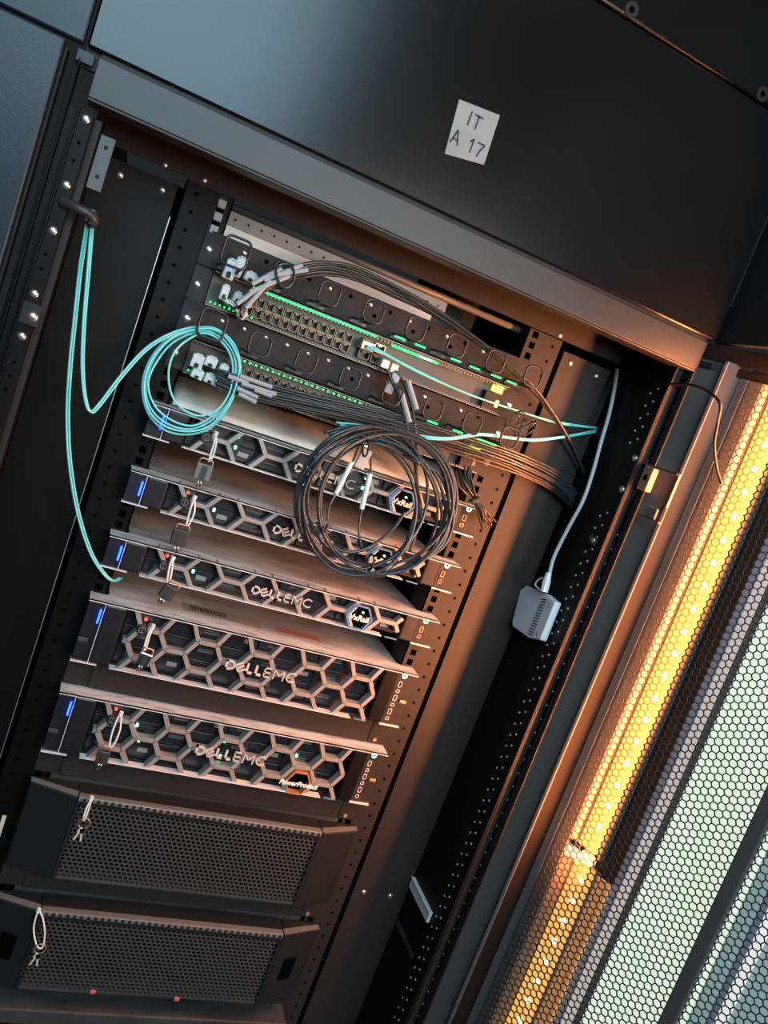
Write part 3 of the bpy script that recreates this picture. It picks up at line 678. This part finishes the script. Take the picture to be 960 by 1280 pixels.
# ================================================================= SWITCHES
def port(parent, x, z, w, h, m='pcb', y=RY - .014):
    b = MB(); t = .0010
    b.box(x - w / 2, x + w / 2, y, y + .012, z + h / 2 - t, z + h / 2); b.box(x - w / 2, x + w / 2, y, y + .012, z - h / 2, z - h / 2 + t)
    b.box(x - w / 2, x - w / 2 + t, y, y + .012, z - h / 2, z + h / 2); b.box(x + w / 2 - t, x + w / 2, y, y + .012, z - h / 2, z + h / 2)
    b.box(x - w * .2, x + w * .2, y + .002, y + .004, z + h / 2 - .003, z + h / 2 - t)
    return b.build('port', m, parent)
def switch(zb, label, tp):
    DOTS = not tp
    z0 = zb * U; z1 = z0 + U - .001; e = empty('network_switch', (0, RY, z0), label, 'network switch', 'rack network switches')
    b = MB(); b.box(-.2175, .2175, RY, .48, z0 + .001, z1); b.build('chassis', 'darksteel', e)
    b = MB(); b.box(-.2175, .2175, RY - .003, RY, z0 + .001, z1); fc = b.build('front_panel', 'swface', e)
    b = MB(); b.box(-.2175, .2175, RY - .016, RY - .003, z0 + .0005, z0 + .0018); b.box(-.2175, .2175, RY - .016, RY - .003, z1 - .0012, z1); b.build('panel_lip', 'midgrey', e)
    for i in range(12):
        for j in range(2):
            port(e, -.165 + i * .0123, z0 + .0125 + j * .0135, .0112, .0115)
    b = MB(); b.box(-.172, -.0235, RY - .0155, RY - .012, z0 + .0185, z0 + .0200); b.build('port_divider', 'pcb', e)
    for j, z in enumerate((.0275, .0125)):
        port(e, -.002, z0 + z, .0155, .0115); port(e, .016, z0 + z, .0155, .0115, 'brass' if j == 0 else 'pcb')
    # perforated vent rows with the green light strip behind them
    v = MB(); x = -.17
    while x < .212:
        v.box(x, x + .0024, RY - .0172, RY - .0160, z1 - .0058, z1 - .0020); x += .0052
    v.build('vent_tooth', 'pcb', e, kind='stuff')
    v = MB(); x = -.215
    while x < .212:
        v.box(x, x + .0018, RY - .0172, RY - .0160, z0 + .0018, z0 + .0042); x += .0040
    v.build('vent_tooth', 'pcb', e, kind='stuff')
    gl = MB()
    if not DOTS: gl.box(-.168, .005, RY - .0195, RY - .0175, z1 - .0034, z1 - .0020); gl.build('light_strip', 'green', e)
    else:
        for i in range(22):
            b = MB(); xx = -.15 + i * .0078; b.box(xx, xx + .002, RY - .018, RY - .016, z1 - .0048, z1 - .003); b.build('port_light', 'green', e)
    for i in range(26):
        x = .03 + i * .0042; b = MB(); b.box(x, x + .0028, RY - .0180, RY - .0160, z1 - .0072, z1 - .0045)
        if i < 17: b.build('port_light', 'greenb' if 9 < i < 15 else 'green', e)
        else: b.build('port_light', 'pcb', e)
    for i in range(10):
        x = -.212 + i * .006; b = MB(); b.cyl((x, RY - .0175, z0 + .0055), (x, RY - .015, z0 + .0055), .0011, 6); b.build('port_light', 'green', e)
    b = MB(); b.box(.196, .208, RY - .018, RY - .003, z1 - .013, z1 - .003); b.build('mode_light', 'yellowg', e, bevel=.001)
    b = MB(); b.box(.185, .2165, RY - .016, RY - .003, z0 + .003, z1 - .015); q = b.build('end_block', 'rail', e, bevel=.001)
    b = MB(); b.box(.204, .209, RY - .0168, RY - .016, z0 + .010, z0 + .020); b.build('label_mark', 'yellowg' if tp else 'pcb', q)
    for sx in (-1, 1):
        b = MB(); b.box(*sorted((sx * .2185, sx * .2413)), RY - .003, RY - .0005, z0 + .001, z1); ea = b.build('ear', 'rail', e, bevel=.0005); screw_at('screw', ea, sx * .2325, RY - .003, z0 + .0205, .0054)
    return e
sw1 = switch(4, 'upper rack switch glowing green, port block fully visible between the two cable managers', True)
sw2 = switch(2, 'lower rack switch mostly hidden behind grey and black cables', False)
# thin bracket on the left of the upper switch
b = MB(); b.tube([px(236, 373, .005), px(252, 380, .005), px(270, 388, .01)], .0008, 6); b.tube([px(251, 368, .005), px(252, 381, .005)], .0008, 6); o = b.build('earth_pin', 'darksteel', None); tag(o, 'thin bent wire pin sticking out left of the upper switch', 'pin')
# switches' green light on the manager rings, put in as small glowing strips
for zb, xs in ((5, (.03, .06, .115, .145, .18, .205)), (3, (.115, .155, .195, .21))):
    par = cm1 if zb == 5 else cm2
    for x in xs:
        b = MB(); b.box(x - .009, x + .006, -.014, -.012, zb * U + .0035, zb * U + .0052); b.build('green_glow_strip', 'green', par)

# ================================================================= PLUGS at the left ends of the switches
def plug(u, v, y, w, h, d, label, group, ang=0, m='plug'):
    p = px(u, v, y); e = empty('plug', p, label, 'plug', group)
    T = Matrix.Translation(p) @ Matrix.Rotation(ang, 4, 'Y')
    b = MB(); b.box(-w / 2, w / 2, 0, d, -h / 2, h / 2, T); b.build('plug_body', m, e, bevel=.0012)
    b = MB(); b.box(-w * .28, w * .28, -.0012, d * .7, h / 2, h / 2 + .0016, T); b.build('latch_tab', m, e)
    b = MB(); b.box(-w * .16, w * .16, -.006, 0, -h * .42, -h * .12, T); b.build('boot', 'black', e, bevel=.001)
    return e
GP = 'pale plugs in the switches'
for k_, (u, v, w, h, a) in enumerate(((288, 337, .014, .024, .05), (299, 334, .012, .024, .1), (314, 347, .016, .011, .15), (281, 366, .010, .018, 0), (297, 372, .010, .012, .1), (311, 378, .010, .012, .1), (290, 382, .026, .005, .4), (303, 393, .010, .012, .3))):
    plug(u, v, -.004, w, h, .02, ['tall pale plug, leftmost at the top left end of the upper switch', 'second tall pale plug, just right of the leftmost on the upper switch', 'wide pale plug below the grey sleeves of the upper switch', 'narrow pale plug low at the far left of the upper switch', 'short pale plug right of the narrow low one on the upper switch', 'short pale plug touching the port block of the upper switch', 'thin flat pale plug bar along the bottom left of the upper switch', 'small slanted pale plug nearest the first port of the upper switch'][k_], GP, a)
for k_, (u, v, w, h, a) in enumerate(((247, 452, .015, .017, .05), (264, 453, .015, .013, .1), (247, 468, .015, .012, .1), (263, 474, .014, .012, .1), (280, 462, .012, .012, .1), (275, 483, .012, .010, .2))):
    plug(u, v, -.002, w, h, .02, ['large upper left pale plug inside the aqua coil', 'upper middle pale plug inside the aqua coil', 'lower left pale plug inside the aqua coil', 'lower middle pale plug inside the aqua coil', 'upper right pale plug inside the aqua coil', 'lowest pale plug on the right inside the aqua coil'][k_], GP, a)
g_ = empty('sfp_module', px(487, 456, 0), 'pair of pale transceiver modules plugged in mid-switch with the two grey boots below', 'transceiver')
b = MB(); p = px(482, 455, .0); b.box(p.x - .006, p.x + .006, 0, .028, p.z - .006, p.z + .006); p = px(493, 460, .0); b.box(p.x - .005, p.x + .006, 0, .028, p.z - .007, p.z + .006); b.build('module_body', 'badge', g_, bevel=.001)
b = MB(); p = px(491, 478, -.004); T = Matrix.Translation(p) @ Matrix.Rotation(.15, 4, 'Y'); b.box(-.006, .006, -.002, .004, -.016, .013, T); b.build('pull_tab', 'sleeve', g_, bevel=.001)
g2 = empty('sfp_module', px(461, 432, 0), 'transceiver with aqua fibre plugged into the upper switch', 'transceiver')
b = MB(); p = px(461, 433, .0); b.box(p.x - .009, p.x + .009, .004, .028, p.z - .006, p.z + .006); b.build('module_body', 'brass', g2, bevel=.001)
b = MB(); p = px(463, 435, -.004); b.box(p.x - .005, p.x + .005, -.004, .006, p.z - .003, p.z + .003); b.build('plug_body', 'teal', g2, bevel=.001)

# ================================================================= AQUA FIBRE
FG = 'aqua fibre leads'
def P2(pts, y0, y1=None):
    n = len(pts); y1 = y0 if y1 is None else y1
    k = 3 if y0 > -.05 else 1
    return [px(u, v, y0 + (y1 - y0) * (i / (n - 1)) ** k) for i, (u, v) in enumerate(pts)]
def fib(pts, y0, y1, label, closed=False, r=.00125, name='fibre_cable', off=(0, 0)):
    pts = [(u + off[0], v + off[1]) for u, v in pts]
    return cable(name, P2(pts, y0, y1), r, 'teal', label, 'cable', FG, closed)
A1 = [(109, 262), (106, 290), (99, 335), (92, 400), (86, 460), (83, 520), (86, 580), (96, 640), (111, 688), (127, 715), (140, 726), (149, 722)]
fib(A1, -.11, .018, 'left aqua fibre dropping from the post clip to the third server, outer strand'); fib(A1, -.108, .02, 'left aqua fibre dropping from the post clip to the third server, inner strand', off=(3.2, .3))
A2 = [(115, 262), (113, 290), (109, 340), (104, 400), (102, 455), (105, 495), (112, 514), (124, 504), (150, 470), (180, 437), (210, 418), (240, 409), (262, 411)]
fib(A2, -.108, -.015, 'aqua fibre from the post clip hooking up into the coil, outer strand'); fib(A2, -.106, -.012, 'aqua fibre from the post clip hooking up into the coil, inner strand', off=(2.6, 1.6))
coil = empty('fibre_coil', px(240, 475, -.01), 'round coil of aqua fibre hung on the first ring of the lower cable manager', 'cable coil')
loops = [
 [(250, 409), (215, 419), (189, 447), (178, 482), (185, 517), (207, 538), (235, 543), (263, 535), (284, 511), (298, 480), (300, 452), (291, 428), (272, 412)],
 [(250, 412), (214, 424), (192, 450), (182, 484), (190, 513), (212, 531), (240, 536), (266, 524), (286, 502), (297, 470), (297, 447), (286, 427), (270, 414)],
 [(250, 414), (218, 427), (196, 452), (185, 480), (194, 508), (216, 526), (241, 532), (265, 520), (283, 498), (294, 468), (293, 447), (284, 430), (268, 417)],
 [(250, 417), (225, 432), (213, 452), (211, 478), (219, 502), (238, 517), (255, 519), (273, 511), (287, 490), (291, 465), (289, 447), (281, 432), (267, 420)],
 [(250, 411), (217, 421), (190, 449), (180, 483), (187, 515), (209, 534), (238, 539), (264, 531), (285, 506), (296, 478), (299, 455), (289, 430), (271, 413)],
]
for i, L_ in enumerate(loops):
    ys = [-.012 - .003 * i - .006 * math.sin(j / len(L_) * 6.28) for j in range(len(L_))]
    b = MB(); b.tube(catmull([px(u, v, y) for (u, v), y in zip(L_, ys)], True, 8), .00135, 8, True); b.build('strand', 'teal', coil, smooth=True)
fib([(462, 434), (485, 445), (520, 464), (560, 482), (600, 498), (640, 511), (690, 526), (748, 535)], -.012, .028, 'aqua fibre from the upper switch running right, upper strand')
fib([(467, 432), (495, 448), (530, 466), (575, 487), (610, 500), (650, 513), (700, 528), (750, 534)], -.010, .029, 'aqua fibre from the upper switch running right, lower strand', off=(0, 1.5))
fib([(420, 528), (450, 531), (487, 536), (530, 545), (563, 547), (598, 542), (635, 546), (665, 549), (700, 546), (750, 537)], -.04, .029, 'aqua fibre crossing right above the black coil, upper strand')
fib([(425, 531), (455, 535), (492, 540), (532, 548), (566, 549), (600, 544), (637, 548), (668, 551), (703, 547), (751, 539)], -.04, .03, 'aqua fibre crossing right above the black coil, lower strand')
# clip on the left post
cl = empty('cable_clip', px(100, 263, -.115), 'dark curved cable clip on the left post holding the aqua fibres', 'clip')
b = MB(); b.tube(catmull([px(78, 253, -.116), px(88, 256, -.122), px(100, 262, -.126), (px(112, 268, -.125)), px(117, 276, -.118), px(113, 280, -.108)], False, 5), .0052, 8); b.build('clip_arm', 'darksteel', cl, smooth=True)
b = MB(); p = px(116, 273, -.120); b.box(p.x - .003, p.x + .003, p.y - .004, p.y + .006, p.z - .007, p.z + .007); b.build('clip_end', 'rail', cl, bevel=.0008)

# ================================================================= GREY CABLE AND SENSOR
cable('sensor_cable', [pxx(771, 462, .378), pxx(769, 480, .376), pxx(762, 515, .374), pxx(752, 550, .372), pxx(741, 590, .37), pxx(729, 625, .368), pxx(713, 655, .367), pxx(700, 680, .366), pxx(691, 700, .365), pxx(686, 722, .365)], .0030, 'greycable', 'grey cable running down the right side wall into the white sensor', 'cable', n=10)
sn = empty('climate_sensor', pxx(667, 766, .37), 'pale blue-white plastic sensor box with black vent slots on the right side wall', 'sensor')
front = [(650, 737), (657, 732), (670, 738), (682, 742), (694, 752), (675, 800), (660, 797), (640, 783), (640, 776)]
ax = .370
fp_ = [pxx(u, v, ax) for u, v in front]; n_ = len(fp_)
b = MB(); b.add([tuple(p) for p in fp_] + [(p.x + .012, p.y, p.z) for p in fp_], [tuple(range(n_)), tuple(range(2 * n_ - 1, n_ - 1, -1))] + [(i, i + n_, (i + 1) % n_ + n_, (i + 1) % n_) for i in range(n_)]); body = b.build('sensor_body', 'sensor', sn, bevel=.002)
for i in range(14):
    t = i / 13; a = pxx(677 - 17 * t, 749 + 43 * t, ax - .0006); c_ = pxx(683 - 17.5 * t, 750 + 44 * t, ax - .0006)
    b = MB(); b.tube([a, c_], .0007, 6); b.build('vent_slot', 'hole', sn)
b = MB(); a = pxx(688, 752, ax - .0004); c_ = pxx(684, 760, ax - .0004); b.tube([a, c_], .0003, 4); a = pxx(672, 788, ax - .0004); c_ = pxx(670, 795, ax - .0004); b.tube([a, c_], .0003, 4); b.build('printed_mark', 'ink', body)
b = MB(); b.tube([pxx(686, 716, .363), pxx(683, 728, .363), pxx(680, 740, .363)], [.004, .006, .0055], 8); b.tube(catmull([pxx(682, 722, .362), pxx(674, 724, .36), pxx(669, 731, .36), pxx(675, 737, .361)], False, 5), .0014, 6); b.build('strain_relief', 'sensor', sn, smooth=False)

# ================================================================= BLACK CABLES
BG = 'dark patch leads'
def blk(pts, y0, y1, r=.0021, m='cable', label='dark patch lead running between the switches and the cabinet side', name='patch_cable', off=(0, 0)):
    pts = [(u + off[0], v + off[1]) for u, v in pts]
    return cable(name, P2(pts, y0, y1), r, m, label, 'cable', BG)
top = [(300, 392), (312, 370), (345, 345), (380, 330), (410, 327), (445, 334), (490, 355), (540, 384), (590, 418), (635, 452), (668, 484), (695, 520), (715, 555), (733, 600), (742, 650)]
for i in range(6):
    o = (i % 3) * 2.2; q = (i // 3) * 3.5
    pts = [(u + (o * .3), v + o * 1.3 + q + (random.uniform(-1.5, 1.5) if 2 < k < 12 else 0)) for k, (u, v) in enumerate(top)]
    if i > 2: pts = [(292 + 5 * (i - 3), 386)] + [(u, v + 6 if 2 < k < 7 else v) for k, (u, v) in enumerate(pts)][1:]
    blk(pts, -.030 + .004 * i, .028, .0019, 'cableb' if i % 2 else 'cable', 'dark lead arching over the upper switch from its left end to the right side')
mid = [(270, 470), (300, 482), (345, 493), (400, 507), (450, 517), (500, 530), (560, 547), (610, 562), (660, 582), (700, 604), (728, 640), (738, 690)]
for i in range(8):
    pts = [(u + random.uniform(-1, 1), v - 10 + i * 3.3 * (1 if k < 3 else .9 if k < 6 else 1.15) + random.uniform(-1, 1)) for k, (u, v) in enumerate(mid)]
    blk(pts, -.016 + .003 * (i % 3), .026, .0019, 'cable' if i < 5 else 'cableb', 'dark lead running across the front of the lower switch to the right side')
# grey sleeves on those leads
SG = 'grey cable sleeves'
def sleeve(a, c_, y, r=.0032, m='sleeve', label='grey rubber sleeve on a patch lead', y2=None):
    b = MB(); b.tube([px(*a, y), px(*c_, y if y2 is None else y2)], r, 8); o = b.build('cable_sleeve', m, None, smooth=False); return tag(o, label, 'sleeve', SG)
for k_, (a, c_) in enumerate((((307, 385), (338, 350)), ((315, 355), (352, 335)), ((312, 365), (362, 345)), ((330, 350), (378, 331)), ((344, 344), (385, 337)), ((296, 380), (320, 362)))):
    sleeve(a, c_, -.033, .0028, label=['long steep grey sleeve rising from the first ports of the upper switch', 'uppermost grey sleeve leaving the upper switch', 'grey sleeve just below the uppermost one at the upper switch', 'long grey sleeve passing through the black strap', 'grey sleeve reaching furthest right past the black strap', 'short grey sleeve at the far left of the upper switch leads'][k_])
for i, (a, c_) in enumerate((((300, 470), (340, 484)), ((302, 479), (345, 493)), ((296, 485), (322, 497)), ((298, 492), (320, 503)), ((285, 470), (310, 479)), ((318, 487), (340, 495)))):
    sleeve(a, c_, -.020, .0029, label=['upper middle grey sleeve right of the aqua coil', 'middle grey sleeve right of the aqua coil, furthest right', 'lower grey sleeve right of the aqua coil', 'lowest grey sleeve right of the aqua coil', 'topmost grey sleeve starting at the aqua coil', 'grey sleeve at the right end of the sleeves beside the aqua coil'][i])
# strap round the upper leads
b = MB(); b.tube(catmull([px(345, 340, -.04), px(350, 331, -.042), px(362, 330, -.04), px(368, 342, -.036), px(364, 356, -.034), px(352, 358, -.036)], True, 6), .0015, 8, True); o = b.build('cable_strap', 'cable', None, smooth=True); tag(o, 'black strap looped round the grey-sleeved leads above the upper switch', 'strap')
# big coil
big = empty('cable_coil', px(468, 625, -.06), 'big loose coil of black patch cable hanging over the upper two servers', 'cable coil')
ells = [(470, 626, 100, 94, .05), (476, 622, 93, 84, -.10), (463, 634, 86, 84, .14), (449, 636, 71, 84, -.08), (482, 630, 84, 88, .0), (466, 628, 96, 88, -.18), (462, 630, 60, 78, .15), (452, 622, 81, 91, .22)]
random.seed(11)
for i, (cx, cy, rx, ry, ro) in enumerate(ells):
    pts = []; ph = random.uniform(0, 6)
    for k in range(14):
        a = 2 * math.pi * k / 14; wv = 1 + .025 * math.sin(2 * a + ph)
        x = rx * wv * math.cos(a); y = ry * wv * math.sin(a)
        pts.append(px(cx + x * math.cos(ro) - y * math.sin(ro), cy + x * math.sin(ro) + y * math.cos(ro), -.052 - .0045 * (i % 5) + .008 * math.sin(a * 2 + ph)))
    b = MB(); b.tube(catmull(pts, True, 7), .0023, 8, True); b.build('strand', 'cable', big, smooth=True)
for (pts, y) in (([(411, 655), (405, 668), (418, 684), (440, 690), (465, 682), (490, 662), (506, 640)], -.062), ):
    b = MB(); b.tube(catmull(P2(pts, y), False, 6), .0025, 8); b.build('strand', 'cable', big, smooth=True)
# ties on the coil
for (u, v, a) in ((404, 660, .3), (463, 703, 1.5), (517, 575, .2), (457, 560, 1.4)):
    p = px(u, v, -.062); T = Matrix.Translation(p) @ Matrix.Rotation(a, 4, 'Y'); b = MB(); b.tube([T @ Vector((.011 * math.cos(t), .012 * math.sin(t), 0)) for t in [k * math.pi / 6 for k in range(12)]], .0014, 6, True); b.build('tie', 'black' if a > 1 else 'cable', big, smooth=True)
# risers from the coil to the transceivers
blk([(484, 462), (490, 476), (500, 500), (508, 530), (515, 560), (521, 600), (519, 640), (505, 690)], -.006, -.06, .0024, label='black lead rising from the coil to the mid-switch transceiver, left one')
blk([(494, 464), (505, 480), (514, 505), (519, 535), (521, 565), (520, 600), (526, 645), (512, 690)], -.004, -.06, .0024, label='black lead rising from the coil to the mid-switch transceiver, right one')
sleeve((501, 488), (512, 528), -.020, .0036, label='pale grey sleeve on the left riser lead under the transceivers', y2=-.03)
sleeve((510, 476), (521, 512), -.018, .0036, label='pale grey sleeve on the right riser lead under the transceivers', y2=-.028)
# white-sleeved leads that hang inside the coil
pc = px(454, 573, -.045); wp = empty('white_connector', pc, 'pale grey flat connector hanging inside the black coil', 'connector')
b = MB(); T = Matrix.Translation(pc) @ Matrix.Rotation(.12, 4, 'Y'); b.box(-.007, .007, -.003, .003, -.014, .013, T); b.build('connector_body', 'sleeve', wp, bevel=.001)
b = MB(); T = Matrix.Translation(px(455, 554, -.045)); b.box(-.006, .006, -.003, .003, -.004, .004, T); b.build('clear_window', 'chrome', wp)
blk([(448, 560), (441, 577), (431, 597), (420, 617), (412, 632), (409, 650)], -.045, -.06, .0017, label='thin black lead with white marker sleeve, left one inside the coil'); sleeve((440, 577), (420, 617), -.049, .0030, 'tie', label='white marker sleeve, left one inside the black coil')
blk([(463, 562), (463, 592), (457, 615), (452, 636), (449, 655), (449, 670), (453, 686)], -.045, -.058, .0017, label='thin black lead with white marker sleeve, right one inside the coil'); sleeve((463, 592), (452, 636), -.049, .0033, 'tie', label='white marker sleeve, right one inside the black coil')
# horizontal leads from the coil top to the left / cut off strands at its right
for i in range(4):
    blk([(405 + i * 6, 541 + i * 2), (440, 533 + i * 3), (480, 540 + i * 4), (515, 560 + i * 5), (540 + i * 5, 595), (552 + i * 5, 640), (545 + i * 4, 680), (520, 705)], -.045, -.07, .0022, label=('innermost', 'second', 'third', 'outermost')[i] + ' of the four loose turns bulging at the right side of the black coil')
# tied bundle of short black leads
tb = empty('tied_bundle', px(598, 632, -.02), 'bundle of thin black leads tied in the middle beside the top server', 'cable bundle')
for i in range(9):
    t = i / 8; jj = lambda a: random.uniform(-a, a); b = MB(); b.tube(catmull([px(564 + 24 * t + jj(3), 588 - 4 * t + jj(4), -.012 + jj(.006)), px(572 + 20 * t + jj(4), 606 - 3 * t + jj(3), -.022 + jj(.008)), px(591 + 6 * t + jj(1), 626 - t, -.022), px(600 + 9 * t + jj(2), 642 - 3 * t + jj(2), -.024 + jj(.006)), px(602 + 16 * t + jj(5), 661 - 9 * t + jj(6), -.018)], False, 5), .0017, 6); b.build('strand', 'cableb', tb, smooth=True)
b = MB(); b.tube([px(590, 627, -.026), px(599, 623, -.026)], .0035, 8); b.build('tie', 'black', tb)
rb = empty('small_lead_coil', px(652, 530, -.01), 'small knotted coil of black lead at the right end of the lower cable manager', 'cable bundle')
for (cx, cy, rx, ry) in ((641, 527, 9, 9), (647, 523, 9, 8), (655, 533, 13, 6), (660, 531, 11, 5), (657, 538, 14, 6)):
    b = MB(); b.tube([px(cx + rx * math.cos(k * .5236), cy + ry * math.sin(k * .5236) - rx * .5 * math.cos(k * .5236), -.008 + .004 * math.sin(k)) for k in range(12)], .0013, 6, True); b.build('strand', 'cable', rb, smooth=True)

# ================================================================= CABLE TIES, PADLOCKS AND KEYS
TG = 'white cable ties on the bezel locks'
def tie(pts, y, label):
    b = MB(); pts = P2(pts, y); b.tube(catmull(pts, True, 6), .0013, 6, True); e = empty('cable_tie', pts[0], label, 'cable tie', TG); b.build('tie_loop', 'tie', e, smooth=True)
    b = MB(); b.tube([pts[0] + Vector((0, 0, -.003)), pts[0] + Vector((.0005, 0, .003))], .0028, 8); b.build('tie_head', 'tie', e)
def padlock(u, v, w, h, ang, mbody, label, y=-.012):
    p = px(u, v, y); e = empty('padlock', p, label, 'padlock', 'small padlocks hung on the bezel locks'); T = Matrix.Translation(p) @ Matrix.Rotation(ang, 4, 'Y')
    b = MB(); b.box(-w / 2, w / 2, -.004, .004, -h, 0, T); b.build('lock_body', mbody, e, bevel=.0012)
    b = MB(); b.box(-w * .18, w * .18, -.0047, -.004, -h * .95, -h * .08, T); b.build('body_groove', 'darksteel', e)
    sh = [Vector((-w * .4, 0, -.001)), Vector((-w * .4, 0, .004)), Vector((-w * .3, 0, .0065)), Vector((w * .3, 0, .0065)), Vector((w * .4, 0, .004)), Vector((w * .4, 0, -.001))]
    b = MB(); b.tube([T @ q for q in sh], .0012, 8); b.build('shackle', 'brass', e, smooth=True)
    b = MB(); b.cyl(T @ Vector((-.002, 0, -h)), T @ Vector((-.002, 0, -h - .010)), .0014, 8); b.cyl(T @ Vector((.0016, 0, -h)), T @ Vector((.0016, 0, -h - .0085)), .0014, 8); b.build('key_shaft', 'chrome', e, smooth=True)
    return e
names = ['topmost server', 'second server', 'third server', 'tall server without a badge', 'lowest honeycomb server']
ties = [[(270, 542), (268, 552), (262, 572), (261, 577), (266, 570), (270, 556)], [(243, 622), (243, 640), (236, 656), (233, 656), (237, 640), (240, 630)], [(216, 698), (215, 712), (212, 726), (209, 727), (211, 712), (213, 704)], [(191, 783), (187, 795), (182, 811), (180, 810), (184, 796), (188, 787)], [(151, 892), (150, 912), (142, 931), (137, 932), (140, 916), (146, 900)]]
for i, t_ in enumerate(ties): tie(t_, -.010, 'white nylon cable tie hooked on the key lock of the ' + names[i])
padlock(257, 580, .021, .021, .0, 'midgrey', 'dark padlock hung from the tie on the topmost server')
padlock(228, 662, .021, .022, .0, 'darksteel', 'dark padlock hung from the tie on the second server')
padlock(216, 733, .018, .019, .35, 'darksteel', 'tilted dark padlock hung from the tie on the third server')
padlock(184, 816, .017, .018, .12, 'chrome', 'shiny steel padlock hung from the tie on the tall badgeless server')
padlock(131, 938, .016, .019, .0, 'darksteel', 'dark padlock with copper-coloured shackle on the lowest honeycomb server')
def keys(u, v, y, label):
    p = px(u, v, y); e = empty('key_ring', p, label, 'keys', 'key rings on the storage units')
    b = MB(); b.tube([p + Vector((.0075 * math.cos(a * math.pi / 8), 0, .0075 * math.sin(a * math.pi / 8))) for a in range(16)], .0008, 6, True); b.build('ring', 'brass', e, smooth=True)
    for a, s_ in ((.35, 1), (-.15, 1), (-.5, .8)):
        T = Matrix.Translation(p + Vector((0, -.001, -.007))) @ Matrix.Rotation(a, 4, 'Y'); b = MB(); b.box(-.0035, .0035, -.0008, .0008, -.008, 0, T); b.box(-.0014, .0014, -.0006, .0006, -.020 * s_, -.008, T); b.build('key', 'darksteel' if a < -.4 else 'nickel', e, bevel=.0005)
keys(105, 1029, -.024, 'small ring of keys tied to the upper storage unit'); keys(50, 1186, -.024, 'small ring of keys tied to the lower storage unit')
tie([(114, 998), (112, 1008), (106, 1024), (104, 1023), (108, 1010), (112, 1002)], -.020, 'white nylon cable tie holding the keys on the upper storage unit')
tie([(48, 1138), (42, 1160), (46, 1182), (53, 1184), (56, 1168), (54, 1150), (51, 1142)], -.020, 'white nylon cable tie looped round the keys on the lower storage unit')
# pale strip at the far left edge
b = MB(); p = px(3, 1028, -.02); T = Matrix.Translation(p); b.box(-.0025, .0025, -.001, .001, -.022, .010, T); o = b.build('edge_label', 'badge'); tag(o, 'small pale strip stuck on the left rail at the left edge', 'label')
# bright wire edge on the left filler plate
b = MB(); b.box(-.2872, -.2862, RY - .0005, RY + .003, -.93, .262); o = b.build('edge_strip', 'silver'); tag(o, 'long thin bright metal edge strip left of the left rail', 'trim')
